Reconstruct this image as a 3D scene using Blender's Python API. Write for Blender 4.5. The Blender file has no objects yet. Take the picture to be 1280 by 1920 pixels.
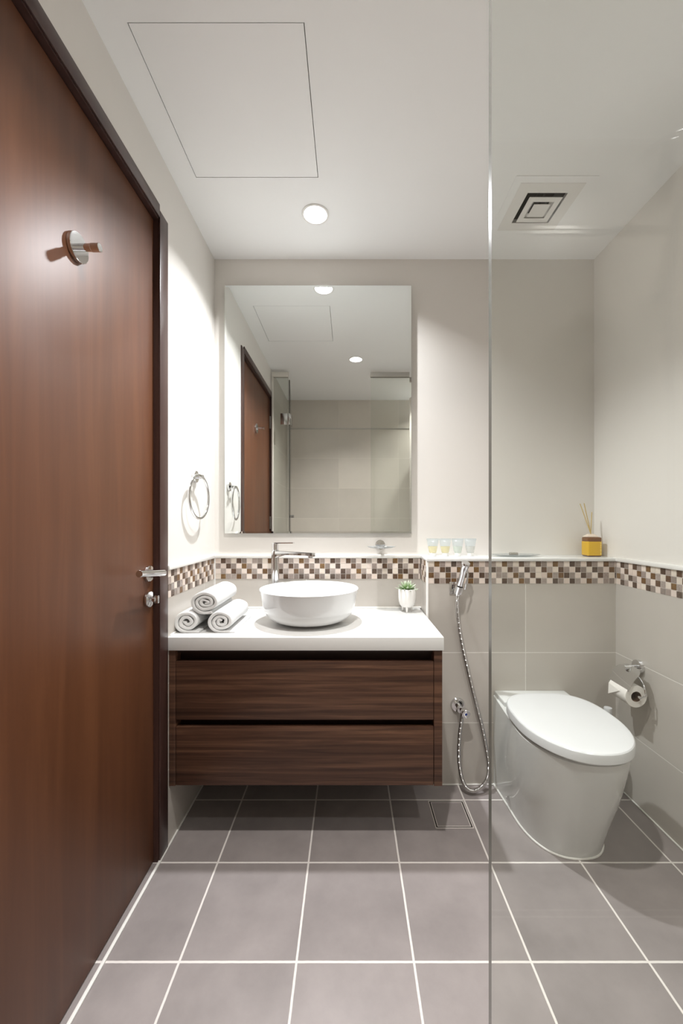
import bpy, bmesh, math, random
from mathutils import Vector, Matrix, noise
R = math.radians; PI = math.pi
random.seed(7)
C = bpy.context.scene.collection
scene = bpy.context.scene

# ------------------------------------------------------------------ camera, world, exposure
cam_d = bpy.data.cameras.new('camera'); cam = bpy.data.objects.new('camera', cam_d); C.objects.link(cam)
cam.location = (0, 0, 1.12); cam.rotation_euler = (R(90), 0, 0)
cam_d.sensor_fit = 'VERTICAL'; cam_d.sensor_height = 36; cam_d.lens = 752 / 1920 * 36
cam_d.shift_x = -15 / 1920; cam_d.shift_y = 20 / 1920
cam_d.clip_start = 0.01
scene.camera = cam
w = bpy.data.worlds.new('world'); scene.world = w; w.use_nodes = True
w.node_tree.nodes['Background'].inputs[0].default_value = (0.9, 0.95, 1, 1)
w.node_tree.nodes['Background'].inputs[1].default_value = 0.05
scene.view_settings.view_transform = 'Standard'; scene.view_settings.look = 'None'
scene.view_settings.gamma = 1; scene.view_settings.use_curve_mapping = False
scene.view_settings.exposure = 0.2
LAMP_VANITY = 14.5       # watts of the recessed lamp over the basin
LAMP_MIDDLE = 12.0       # watts of the recessed lamp in the middle of the room
LAMP_FILL = 6.5       # watts of the unseen fill lamp added in the shower ceiling
LAMP_COL = (1.0, 0.975, 0.95)
LAMP_TINT = [(0.955, 0.972, 1.0), (1.0, 0.970, 0.940), (0.99, 0.98, 0.97)]

# ------------------------------------------------------------------ room numbers (metres; y is the distance from the camera)
XL, XR, YB, YN, ZC = -0.630, 1.142, 1.873, -0.32, 2.35
HW = 1.715; HX = 0.331       # front of the low ledge wall, its left end
ZL = 0.9695                  # top of ledge
MZ0, MP = 0.859, 0.0241      # mosaic band: bottom, pitch

# ------------------------------------------------------------------ materials
def s2l(c):
    return tuple(((v/255)/12.92 if v/255 <= 0.04045 else ((v/255+0.055)/1.055)**2.4) for v in c) + (1,)
def new_mat(name):
    m = bpy.data.materials.new(name); m.use_nodes = True
    return m, m.node_tree, m.node_tree.nodes['Principled BSDF']
def mat(name, rgb, rough=0.5, metal=0, spec=0.5, bump=None, var=0, coat=0, sss=0, scale=6):
    m, t, b = new_mat(name)
    b.inputs['Base Color'].default_value = s2l(rgb)
    b.inputs['Roughness'].default_value = rough; b.inputs['Metallic'].default_value = metal
    b.inputs['Specular IOR Level'].default_value = spec; b.inputs['Coat Weight'].default_value = coat
    b.inputs['Coat Roughness'].default_value = 0.08
    if sss:
        b.inputs['Subsurface Weight'].default_value = sss; b.inputs['Subsurface Radius'].default_value = (.01, .01, .01)
    tc = t.nodes.new('ShaderNodeTexCoord')
    if var:
        n = t.nodes.new('ShaderNodeTexNoise'); n.inputs['Scale'].default_value = scale; n.inputs['Detail'].default_value = 6
        t.links.new(tc.outputs['Object'], n.inputs['Vector'])
        r = t.nodes.new('ShaderNodeMapRange'); r.inputs['From Min'].default_value = .3; r.inputs['From Max'].default_value = .7
        r.inputs['To Min'].default_value = 1-var; r.inputs['To Max'].default_value = 1+var
        t.links.new(n.outputs['Fac'], r.inputs['Value'])
        mx = t.nodes.new('ShaderNodeVectorMath'); mx.operation = 'SCALE'
        mx.inputs[0].default_value = s2l(rgb)[:3]; t.links.new(r.outputs[0], mx.inputs['Scale'])
        t.links.new(mx.outputs[0], b.inputs['Base Color'])
    if bump:
        n = t.nodes.new('ShaderNodeTexNoise'); n.inputs['Scale'].default_value = bump[0]; n.inputs['Detail'].default_value = 4
        t.links.new(tc.outputs['Object'], n.inputs['Vector'])
        bp = t.nodes.new('ShaderNodeBump'); bp.inputs['Strength'].default_value = bump[1]; bp.inputs['Distance'].default_value = bump[2]
        t.links.new(n.outputs['Fac'], bp.inputs['Height']); t.links.new(bp.outputs[0], b.inputs['Normal'])
    return m

def M_(t, op, a, b=None, c=None):
    n = t.nodes.new('ShaderNodeMath'); n.operation = op
    for i, v in enumerate((a, b, c)):
        if v is None: continue
        if isinstance(v, (int, float)): n.inputs[i].default_value = v
        else: t.links.new(v, n.inputs[i])
    return n.outputs[0]

def tile_mat(name, rgb, grout, ax, size, off, gw, rough, var=.06, tvar=.04, wob=0.0, bumpd=0.0008, nscale=3.0, gr=0.8):
    """ax: two axis letters, size: tile size on these axes, off: a grout line's coordinate on each"""
    m, t, b = new_mat(name)
    tc = t.nodes.new('ShaderNodeTexCoord'); sx = t.nodes.new('ShaderNodeSeparateXYZ')
    vec = tc.outputs['Object']
    nw = t.nodes.new('ShaderNodeTexNoise'); nw.inputs['Scale'].default_value = 45; nw.inputs['Detail'].default_value = 3
    t.links.new(vec, nw.inputs['Vector'])
    t.links.new(vec, sx.inputs[0])
    dists = []; ids = []
    for a, s, o in zip(ax, size, off):
        u = M_(t, 'DIVIDE', M_(t, 'SUBTRACT', sx.outputs['XYZ'.index(a)], o), s)
        if wob: u = M_(t, 'ADD', u, M_(t, 'MULTIPLY', M_(t, 'SUBTRACT', nw.outputs['Fac'], .5), wob))
        fr = M_(t, 'FRACT', u); ids.append(M_(t, 'FLOOR', u))
        d = M_(t, 'MULTIPLY', M_(t, 'MINIMUM', fr, M_(t, 'SUBTRACT', 1.0, fr)), s)
        dists.append(d)
    d = M_(t, 'MINIMUM', dists[0], dists[1])
    mr = t.nodes.new('ShaderNodeMapRange'); mr.interpolation_type = 'SMOOTHSTEP'
    mr.inputs['From Min'].default_value = gw/2*.75; mr.inputs['From Max'].default_value = gw/2*1.25
    t.links.new(d, mr.inputs['Value'])
    n = t.nodes.new('ShaderNodeTexNoise'); n.inputs['Scale'].default_value = nscale; n.inputs['Detail'].default_value = 8; n.inputs['Roughness'].default_value = .6
    cx = t.nodes.new('ShaderNodeCombineXYZ'); t.links.new(ids[0], cx.inputs[0]); t.links.new(ids[1], cx.inputs[1])
    wn = t.nodes.new('ShaderNodeTexWhiteNoise'); wn.noise_dimensions = '3D'; t.links.new(cx.outputs[0], wn.inputs['Vector'])
    off3 = t.nodes.new('ShaderNodeVectorMath'); off3.operation = 'MULTIPLY_ADD'
    t.links.new(wn.outputs['Color'], off3.inputs[0]); off3.inputs[1].default_value = (9, 9, 9); t.links.new(vec, off3.inputs[2])
    t.links.new(off3.outputs[0], n.inputs['Vector'])
    f = M_(t, 'ADD', M_(t, 'MULTIPLY', M_(t, 'SUBTRACT', n.outputs['Fac'], .5), var*4), M_(t, 'MULTIPLY', M_(t, 'SUBTRACT', wn.outputs['Value'], .5), tvar*2))
    f = M_(t, 'ADD', f, 1.0)
    vm = t.nodes.new('ShaderNodeVectorMath'); vm.operation = 'SCALE'; vm.inputs[0].default_value = s2l(rgb)[:3]; t.links.new(f, vm.inputs['Scale'])
    mix = t.nodes.new('ShaderNodeMix'); mix.data_type = 'RGBA'
    t.links.new(mr.outputs[0], mix.inputs[0]); mix.inputs[6].default_value = s2l(grout); t.links.new(vm.outputs[0], mix.inputs[7])
    t.links.new(mix.outputs[2], b.inputs['Base Color'])
    rr = t.nodes.new('ShaderNodeMapRange'); rr.inputs['To Min'].default_value = gr; rr.inputs['To Max'].default_value = rough
    t.links.new(mr.outputs[0], rr.inputs['Value']); t.links.new(rr.outputs[0], b.inputs['Roughness'])
    bp = t.nodes.new('ShaderNodeBump'); bp.inputs['Strength'].default_value = .6; bp.inputs['Distance'].default_value = bumpd
    t.links.new(mr.outputs[0], bp.inputs['Height']); t.links.new(bp.outputs[0], b.inputs['Normal'])
    return m

def wood_mat(name, c1, c2, c3, stretch, rough, coat=0, scale=1.0, spec=.5):
    m, t, b = new_mat(name)
    tc = t.nodes.new('ShaderNodeTexCoord'); mp = t.nodes.new('ShaderNodeMapping'); mp.inputs['Scale'].default_value = stretch
    oi = t.nodes.new('ShaderNodeObjectInfo')
    ad = t.nodes.new('ShaderNodeVectorMath'); ad.operation = 'ADD'
    t.links.new(tc.outputs['Object'], ad.inputs[0]); t.links.new(oi.outputs['Location'], ad.inputs[1])
    t.links.new(ad.outputs[0], mp.inputs[0])
    n = t.nodes.new('ShaderNodeTexNoise'); n.inputs['Scale'].default_value = scale; n.inputs['Detail'].default_value = 8
    n.inputs['Roughness'].default_value = .62; n.inputs['Distortion'].default_value = .6
    t.links.new(mp.outputs[0], n.inputs['Vector'])
    r = t.nodes.new('ShaderNodeValToRGB'); e = r.color_ramp.elements
    e[0].position = .32; e[0].color = s2l(c1); e[1].position = .70; e[1].color = s2l(c3)
    k = e.new(.5); k.color = s2l(c2)
    t.links.new(n.outputs['Fac'], r.inputs[0]); t.links.new(r.outputs[0], b.inputs['Base Color'])
    b.inputs['Roughness'].default_value = rough; b.inputs['Coat Weight'].default_value = coat; b.inputs['Coat Roughness'].default_value = .25
    b.inputs['Specular IOR Level'].default_value = spec
    return m

def glass_mat(name, tint, refl=0.04, rough=0.0, body=None, bodyfac=0):
    m, t, b = new_mat(name); t.nodes.remove(b); out = t.nodes['Material Output']
    tr = t.nodes.new('ShaderNodeBsdfTransparent'); tr.inputs[0].default_value = tint + (1,)
    gl = t.nodes.new('ShaderNodeBsdfGlossy'); gl.inputs['Roughness'].default_value = rough
    lw = t.nodes.new('ShaderNodeLayerWeight'); lw.inputs[0].default_value = .5
    f = M_(t, 'ADD', M_(t, 'MULTIPLY', M_(t, 'POWER', lw.outputs['Facing'], 5.0), 1-refl), refl)
    mx = t.nodes.new('ShaderNodeMixShader'); t.links.new(f, mx.inputs[0])
    src = tr.outputs[0]
    if body:
        df = t.nodes.new('ShaderNodeBsdfDiffuse'); df.inputs[0].default_value = s2l(body)
        m2 = t.nodes.new('ShaderNodeMixShader'); m2.inputs[0].default_value = bodyfac
        t.links.new(tr.outputs[0], m2.inputs[1]); t.links.new(df.outputs[0], m2.inputs[2]); src = m2.outputs[0]
    t.links.new(src, mx.inputs[1]); t.links.new(gl.outputs[0], mx.inputs[2])
    t.links.new(mx.outputs[0], out.inputs['Surface'])
    return m
def emit_mat(name, strength):
    m, t, b = new_mat(name); b.inputs['Base Color'].default_value = (1, 1, 1, 1)
    b.inputs['Emission Color'].default_value = LAMP_COL + (1,); b.inputs['Emission Strength'].default_value = strength
    return m

def mosaic_mat():
    m, t, b = new_mat('mosaic')
    at = t.nodes.new('ShaderNodeAttribute'); at.attribute_name = 'tint'
    tc = t.nodes.new('ShaderNodeTexCoord'); n = t.nodes.new('ShaderNodeTexNoise')
    n.inputs['Scale'].default_value = 130; n.inputs['Detail'].default_value = 4; n.inputs['Distortion'].default_value = 2
    t.links.new(tc.outputs['Object'], n.inputs['Vector'])
    mr = t.nodes.new('ShaderNodeMapRange'); mr.inputs['From Min'].default_value = .3; mr.inputs['From Max'].default_value = .7
    mr.inputs['To Min'].default_value = .5; mr.inputs['To Max'].default_value = 1.55
    t.links.new(n.outputs['Fac'], mr.inputs['Value'])
    # the alpha of the tint says how strongly the stone is veined
    f = M_(t, 'ADD', 1.0, M_(t, 'MULTIPLY', M_(t, 'SUBTRACT', mr.outputs[0], 1.0), at.outputs['Alpha']))
    vm = t.nodes.new('ShaderNodeVectorMath'); vm.operation = 'SCALE'
    t.links.new(at.outputs['Color'], vm.inputs[0]); t.links.new(f, vm.inputs['Scale'])
    t.links.new(vm.outputs[0], b.inputs['Base Color']); b.inputs['Roughness'].default_value = .22
    return m

MAT = dict(
    paint = mat('wall_paint', (230, 226, 220), .40, spec=.28, var=.012, scale=1.5),
    ceil = mat('ceiling_paint', (248, 248, 247), .45, spec=.3, var=.01, scale=1),
    white = mat('white_trim', (238, 236, 232), .3),
    caulk = mat('white_sealant', (240, 238, 233), .4),
    tile_y = tile_mat('grey_tile_back', (194, 188, 180), (236, 232, 226), 'XZ', (.6, .3), (.1526, .265), .0026, .3),
    tile_n = tile_mat('grey_tile_niche', (194, 188, 180), (236, 232, 226), 'XZ', (.6, .3), (-.2, .265), .0026, .3),
    tile_s = tile_mat('grey_tile_shower', (200, 192, 181), (218, 211, 200), 'XZ', (.6, .3), (-.107, .265), .0024, .35, tvar=.06),
    tile_x = tile_mat('grey_tile_side', (194, 188, 180), (236, 232, 226), 'YZ', (.6, .3), (1.13, .265), .0026, .3),
    floor = tile_mat('floor_tile', (154, 146, 144), (232, 226, 221), 'XY', (.299, .299), (-.434, 1.3215), .0058, .38, var=.17, tvar=.05, wob=.004, nscale=6),
    grout = mat('grout', (228, 220, 214), .7),
    mosaic = mosaic_mat(),
    door = wood_mat('door_veneer', (88, 51, 28), (96, 57, 33), (106, 65, 39), (9, 9, .5), .45, coat=0, scale=2.2),
    frame = wood_mat('door_frame_wood', (58, 38, 34), (66, 44, 39), (74, 50, 44), (9, 9, .6), .33, scale=2.5),
    walnut = wood_mat('walnut_laminate', (56, 37, 28), (82, 56, 43), (116, 84, 64), (.9, 9, 30), .40, scale=1.9, spec=.35),
    walnut_dark = mat('dark_recess_wood', (44, 27, 22), .5, spec=.3),
    quartz = mat('white_quartz', (230, 230, 228), .18),
    ceramic = mat('white_ceramic', (231, 232, 232), .08, coat=.5),
    ceramic_t = mat('toilet_ceramic', (226, 227, 225), .07, coat=.5),
    plastic = mat('white_lid_plastic', (224, 225, 226), .2),
    chrome = mat('chrome', (225, 225, 226), .05, metal=1),
    chrome_b = mat('brushed_chrome', (200, 198, 196), .18, metal=1),
    steel = mat('satin_steel', (190, 186, 180), .3, metal=1),
    mirror = mat('mirror_silver', (238, 241, 239), .0, metal=1),
    mirror_edge = mat('mirror_edge', (150, 160, 155), .2),
    glass = glass_mat('clear_glass', (.965, .978, .965), refl=.035),
    glass_edge = mat('glass_edge', (138, 140, 134), .22, spec=.8),
    glass_edge_dark = mat('dark_glass_edge', (70, 68, 62), .3),
    dish = glass_mat('frosted_dish_glass', (.9, .92, .92), refl=.10, body=(190, 192, 192), bodyfac=.35, rough=.05),
    towel = mat('towel_cotton', (232, 232, 231), .95, spec=.1, bump=(420, .55, .003)),
    pot = mat('matt_white_pot', (236, 234, 230), .55),
    soil = mat('soil', (60, 50, 40), .9),
    reed = mat('reed', (196, 170, 105), .7),
    yellow = mat('yellow_label', (216, 172, 42), .4, var=.03),
    yellow_print = mat('label_print', (232, 206, 120), .5),
    amber = mat('amber_glass', (112, 72, 40), .1),
    cork = mat('cream_cap', (226, 210, 192), .5),
    paper = mat('tissue_paper', (238, 234, 228), .9, spec=.1),
    card = mat('cardboard_core', (120, 96, 78), .9),
    dark = mat('dark_duct', (46, 44, 40), .8),
    blue = mat('blue_dot', (30, 60, 150), .3),
    slot = mat('dark_slot', (40, 36, 33), .6),
    lens = emit_mat('lamp_lens', 9.0),
    reflector = mat('lamp_reflector', (245, 244, 240), .25),
    seal = mat('clear_seal', (214, 208, 198), .4),
)
def leaf_mat():
    m, t, b = new_mat('succulent_leaf')
    at = t.nodes.new('ShaderNodeAttribute'); at.attribute_name = 'tip'
    r = t.nodes.new('ShaderNodeValToRGB'); e = r.color_ramp.elements
    e[0].position = 0; e[0].color = s2l((84, 122, 52)); e[1].position = 1; e[1].color = s2l((222, 228, 214))
    k = e.new(.5); k.color = s2l((160, 186, 138))
    t.links.new(at.outputs['Fac'], r.inputs[0]); t.links.new(r.outputs[0], b.inputs['Base Color']); b.inputs['Roughness'].default_value = .45
    return m
MAT['leaf'] = leaf_mat()

# ------------------------------------------------------------------ mesh helpers
def nb(): return bmesh.new()
def merge(bm, tmp):
    me = bpy.data.meshes.new('t'); tmp.to_mesh(me); bm.from_mesh(me); bpy.data.meshes.remove(me); tmp.free()
def box(bm, x0, x1, y0, y1, z0, z1, bev=0, seg=2):
    t = nb(); bmesh.ops.create_cube(t, size=1)
    for v in t.verts:
        v.co = Vector((x0+(x1-x0)*(v.co.x+.5), y0+(y1-y0)*(v.co.y+.5), z0+(z1-z0)*(v.co.z+.5)))
    if bev: bmesh.ops.bevel(t, geom=list(t.edges), offset=bev, segments=seg, profile=.5, affect='EDGES')
    merge(bm, t); return bm
def frame_from(d):
    d = d.normalized(); up = Vector((0, 0, 1)) if abs(d.z) < .95 else Vector((1, 0, 0))
    a = d.cross(up).normalized(); b = d.cross(a).normalized(); return a, b
def sweep(bm, rings, closed_ends=True, cyclic=False):
    """rings: list of lists of points; skins them"""
    vs = [[bm.verts.new(p) for p in r] for r in rings]; n = len(vs[0])
    m = len(vs)
    for i in range(m if cyclic else m-1):
        a = vs[i]; b = vs[(i+1) % m]
        for j in range(n):
            bm.faces.new((a[j], a[(j+1) % n], b[(j+1) % n], b[j]))
    if closed_ends and not cyclic:
        bm.faces.new(list(reversed(vs[0]))); bm.faces.new(vs[-1])
    return bm
def tube(bm, pts, r, seg=12, rf=None, cyclic=False):
    pts = [Vector(p) for p in pts]; n = len(pts); rings = []
    pa = None
    for i, p in enumerate(pts):
        if cyclic: d = pts[(i+1) % n]-pts[i-1]
        else: d = pts[min(i+1, n-1)]-pts[max(i-1, 0)]
        d.normalize()
        if pa is None: a, b = frame_from(d)
        else:
            a = (pa-d*pa.dot(d)).normalized(); b = d.cross(a).normalized()
        pa = a
        rr = rf(i/(n-1)) if rf else (r[i] if isinstance(r, (list, tuple)) else r)
        rings.append([p+(a*math.cos(2*PI*k/seg)+b*math.sin(2*PI*k/seg))*rr for k in range(seg)])
    return sweep(bm, rings, cyclic=cyclic)
def cyl(bm, p0, p1, r, r1=None, seg=32, bev=0):
    p0 = Vector(p0); p1 = Vector(p1); r1 = r if r1 is None else r1
    if bev:
        d = (p1-p0).normalized(); return tube(bm, [p0, p0+d*.00001, p0+d*bev, p1-d*bev, p1-d*.00001, p1], [r-bev, r-bev*.8, r, r1, r1-bev*.8, r1-bev], seg)
    return tube(bm, [p0, p1], [r, r1], seg)
def lathe(bm, prof, c, seg=48, sy=1.0):
    """prof: list of (radius, z) from one axis point to another"""
    rings = []
    c = Vector(c)
    vs = []
    for r, z in prof:
        if r < 1e-6: vs.append([bm.verts.new(c+Vector((0, 0, z)))])
        else: vs.append([bm.verts.new(c+Vector((r*math.cos(2*PI*k/seg), r*sy*math.sin(2*PI*k/seg), z))) for k in range(seg)])
    for a, b in zip(vs, vs[1:]):
        for j in range(seg):
            k = (j+1) % seg
            if len(a) == 1 and len(b) == 1: continue
            if len(a) == 1: bm.faces.new((a[0], b[k], b[j]))
            elif len(b) == 1: bm.faces.new((a[j], a[k], b[0]))
            else: bm.faces.new((a[j], a[k], b[k], b[j]))
    return bm
def spline(pts, n):
    pts = [Vector(p) for p in pts]; P = [pts[0]*2-pts[1]]+pts+[pts[-1]*2-pts[-2]]; out = []
    for i in range(1, len(P)-2):
        for k in range(n):
            t = k/n; a, b, c, d = P[i-1], P[i], P[i+1], P[i+2]
            out.append(.5*((2*b)+(c-a)*t+(2*a-5*b+4*c-d)*t*t+(3*b-a-3*c+d)*t**3))
    out.append(pts[-1]); return out
def resample(pts, step):
    L = [0]
    for a, b in zip(pts, pts[1:]): L.append(L[-1]+(b-a).length)
    n = int(L[-1]/step); out = []; j = 0
    for i in range(n+1):
        s = L[-1]*i/n
        while j < len(L)-2 and L[j+1] < s: j += 1
        out.append(pts[j].lerp(pts[j+1], (s-L[j])/max(L[j+1]-L[j], 1e-9)))
    return out

# ------------------------------------------------------------------ object helpers
def root(name, loc, label=None, cat=None, group=None, kind=None):
    o = bpy.data.objects.new(name, None); C.objects.link(o); o.location = loc; o.empty_display_size = .05
    tagp(o, label, cat, group, kind); return o
def tagp(o, label=None, cat=None, group=None, kind=None):
    if label: o['label'] = label
    if cat: o['category'] = cat
    if group: o['group'] = group
    if kind: o['kind'] = kind
    return o
def obj(name, bm, m, parent=None, smooth=True, loc=None, label=None, angle=35, origin=None):
    """mesh given in room coordinates; becomes a part of parent, or a top-level object with its origin at loc"""
    if origin is None:
        origin = Vector((0, 0, 0))
        p = parent
        while p is not None: origin += p.location; p = p.parent
        if loc is not None: origin = Vector(loc)
    bmesh.ops.recalc_face_normals(bm, faces=list(bm.faces))
    for v in bm.verts: v.co -= origin
    me = bpy.data.meshes.new(name); bm.to_mesh(me); bm.free()
    for x in (m if isinstance(m, list) else [m]): me.materials.append(MAT[x] if isinstance(x, str) else x)
    o = bpy.data.objects.new(name, me); C.objects.link(o)
    if parent is not None: o.parent = parent
    elif loc is not None: o.location = loc
    if smooth:
        for p in me.polygons: p.use_smooth = True
        me.set_sharp_from_angle(angle=R(angle))
    if label: o['label'] = label
    return o
def setm(bm, idx, cond):
    for f in bm.faces:
        if cond(f): f.material_index = idx

# ------------------------------------------------------------------ mosaic bands
PAL = {0: [(228, 213, 202), (224, 208, 196), (232, 219, 208), (226, 214, 200)],
       1: [(98, 76, 60), (88, 70, 58), (112, 84, 56), (92, 78, 68), (120, 92, 60)],
       2: [(160, 146, 138), (150, 138, 130), (168, 156, 148), (142, 130, 122)]}
def mosaic(name, p0, u, nrm, length, parent, start=0, seed=1):
    rnd = random.Random(seed); u = Vector(u); nrm = Vector(nrm); p0 = Vector(p0); up = Vector((0, 0, 1))
    bm = nb(); lay = bm.faces.layers.int.new('kind'); cols = []
    def slab(a, b, z0, z1, t):
        P = [p0+u*a+up*z0, p0+u*b+up*z0, p0+u*b+up*z1, p0+u*a+up*z1]
        lo = [bm.verts.new(q) for q in P]; hi = [bm.verts.new(q+nrm*t) for q in P]
        fs = [bm.faces.new(hi)]
        for i in range(4): fs.append(bm.faces.new((lo[i], lo[(i+1) % 4], hi[(i+1) % 4], hi[i])))
        return fs
    for f in slab(0, length, 0, 4*MP, .0016): f[lay] = len(cols)
    cols.append(s2l((222, 210, 202))[:3]+(0.0,))
    n = int(length/MP)+2; g = .0011
    for i in range(-1, n):
        for r in range(4):
            a = i*MP+g+start; b = (i+1)*MP-g+start
            a = max(a, 0); b = min(b, length)
            if b-a < .003: continue
            k = (i-r) % 3
            if rnd.random() < .07: k = rnd.choice((0, 1, 2))
            c = rnd.choice(PAL[k]); j = rnd.uniform(.93, 1.07)
            z1 = (4-r)*MP-g; z0 = (3-r)*MP+g
            for f in slab(a, b, z0, z1, .0028): f[lay] = len(cols); f.material_index = 1
            cols.append(tuple(x*j for x in s2l(c)[:3])+({0: .06, 1: .75, 2: .35}[k]*rnd.uniform(.6, 1.3),))
    ids = [f[lay] for f in bm.faces]; bmesh.ops.recalc_face_normals(bm, faces=list(bm.faces))
    ids = [f[lay] for f in bm.faces]
    o = obj(name, bm, ['grout', 'mosaic'], parent, smooth=False)
    ca = o.data.color_attributes.new('tint', 'FLOAT_COLOR', 'CORNER')
    for p, k in zip(o.data.polygons, ids):
        for li in p.loop_indices: ca.data[li].color = cols[k]
    return o

# ------------------------------------------------------------------ the room
S = 'structure'
def struct(name, bm, m, smooth=False):
    return tagp(obj(name, bm, m, smooth=smooth), kind=S)
T = .12
struct('floor', box(nb(), XL-T, XR+T, YN-T, YB+T, -.06, 0), 'floor')

# ceiling with openings for the lamps, the vent and the hatch
LAMPS = [(-.136, 1.60), (.048, .687), (.86, .02)]
HATCH = (-.547, -.111, .986, 1.430)
VENT = (.738, 1.567)
def ceiling():
    bm = nb(); edges = []
    def loop(pts):
        vs = [bm.verts.new((x, y, ZC)) for x, y in pts]
        for i in range(len(vs)): edges.append(bm.edges.new((vs[i], vs[(i+1) % len(vs)])))
    loop([(XL-T, YN-T), (XR+T, YN-T), (XR+T, YB+T), (XL-T, YB+T)])
    for cx, cy in LAMPS: loop([(cx+.045*math.cos(2*PI*k/40), cy+.045*math.sin(2*PI*k/40)) for k in range(40)])
    x, y = VENT; h = .079; loop([(x-h, y-h), (x+h, y-h), (x+h, y+h), (x-h, y+h)])
    x0, x1, y0, y1 = HATCH; loop([(x0, y0), (x1, y0), (x1, y1), (x0, y1)])
    bmesh.ops.triangle_fill(bm, use_beauty=True, use_dissolve=False, edges=edges)
    for f in bm.faces:
        if f.normal.z > 0: f.normal_flip()
    r = bmesh.ops.extrude_face_region(bm, geom=list(bm.faces))
    bmesh.ops.translate(bm, vec=(0, 0, .06), verts=[e for e in r['geom'] if isinstance(e, bmesh.types.BMVert)])
    box(bm, XL-T, XR+T, YN-T, YB+T, ZC+.14, ZC+.18)
    return bm
struct('ceiling', ceiling(), 'ceil')

wb = struct('wall_back', box(nb(), XL-T, XR+T, YB, YB+T, 0, ZC+.14), 'paint')
# tiled splash zone of the back wall in the vanity niche
obj('tile_panel', box(nb(), XL, HX, 1.858, YB, 0, MZ0), 'tile_n', wb, smooth=False)
obj('edge_trim', box(nb(), XL, HX+.004, 1.853, YB, MZ0+4*MP, ZL+.003, .003), 'white', wb)
mosaic('mosaic_band', (XL+.004, 1.8595, MZ0), (1, 0, 0), (0, -1, 0), HX-XL-.008, wb, start=.006, seed=3)
obj('corner_bead', box(nb(), XL+.003, XL+.010, 1.852, 1.859, .725, ZL), 'white', wb)

DY0, DY1, DZ = .46, 1.323, 2.122      # door opening
wl = nb(); box(wl, XL-T, XL, YN-T, DY0, 0, ZC+.14); box(wl, XL-T, XL, DY1, YB+T, 0, ZC+.14); box(wl, XL-T, XL, DY0, DY1, DZ, ZC+.14)
wl = struct('wall_left', wl, 'paint')
obj('tile_panel', box(nb(), XL, XL+.004, 1.381, 1.858, 0, MZ0), 'tile_x', wl, smooth=False)
obj('edge_trim', box(nb(), XL, XL+.011, 1.381, 1.856, MZ0+4*MP, ZL+.003, .003), 'white', wl)
mosaic('mosaic_band', (XL+.002, 1.383, MZ0), (0, 1, 0), (1, 0, 0), .472, wl, seed=5)
obj('shower_tile', box(nb(), XL, XL+.006, YN, .40, 0, ZC), 'tile_x', wl, smooth=False)

wr = struct('wall_right', box(nb(), XR, XR+T, YN-T, YB+T, 0, ZC+.14), 'paint')
obj('tile_panel', box(nb(), XR-.004, XR, .494, HW, 0, MZ0), 'tile_x', wr, smooth=False)
obj('edge_trim', box(nb(), XR-.012, XR, .494, HW+.01, MZ0+4*MP, ZL+.003, .003), 'white', wr)
mosaic('mosaic_band', (XR-.002, HW-.002, MZ0), (0, -1, 0), (-1, 0, 0), HW-.5, wr, start=.004, seed=9)
obj('shower_tile', box(nb(), XR-.006, XR, YN, .482, 0, ZC), 'tile_x', wr, smooth=False)

wn = struct('wall_front', box(nb(), XL-T, XR+T, YN-T, YN, 0, ZC+.14), 'tile_s')
obj('tile_trim', box(nb(), XL, XR, YN, YN+.006, 2.058, 2.068), 'steel', wn)

ww = struct('wall_low', box(nb(), HX, XR, HW, YB, 0, MZ0+4*MP-.002), 'tile_y')
obj('ledge_top', box(nb(), HX-.003, XR, HW-.010, YB, MZ0+4*MP, ZL, .003), 'quartz', ww)
mosaic('mosaic_band', (HX+.003, HW+.001, MZ0), (1, 0, 0), (0, -1, 0), XR-HX-.007, ww, start=.003, seed=11)
mosaic('side_mosaic_band', (HX+.001, HW+.006, MZ0), (0, 1, 0), (-1, 0, 0), .132, ww, seed=12)
obj('corner_bead', box(nb(), HX-.003, HX+.006, HW-.004, HW+.005, 0, MZ0+4*MP, .0015), 'white', ww)
tb = nb()
box(tb, XL+.003, HX, 1.851, 1.860, .7245, .731, .002); box(tb, XL+.001, XL+.007, 1.40, 1.858, .7245, .730, .002)
tagp(obj('trim_1', tb, 'caulk', loc=(0, 1.855, .725)), kind=S)
tb = nb(); box(tb, XL, XL+.009, .40, 1.86, 0, .006, .002); box(tb, HX, XR, HW-.006, HW, 0, .005, .002); box(tb, XR-.009, XR, .5, HW, 0, .005, .002)
tagp(obj('trim_2', tb, 'caulk', loc=(0, 1.0, 0)), kind=S)

# hatch in the ceiling
hb = box(nb(), HATCH[0]+.0022, HATCH[1]-.0022, HATCH[2]+.0022, HATCH[3]-.0022, ZC+.0003, ZC+.018)
hr = root('access_hatch', ((HATCH[0]+HATCH[1])/2, (HATCH[2]+HATCH[3])/2, ZC), 'square white flush access hatch in the ceiling on the door side', 'hatch')
obj('hatch_panel', hb, 'ceil', hr, smooth=False)
fb = nb(); x0, x1, y0, y1 = HATCH
box(fb, x0+.0002, x1-.0002, y0+.0002, y1-.0002, ZC+.020, ZC+.024)
obj('hatch_frame', fb, 'slot', hr, smooth=False)

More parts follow.
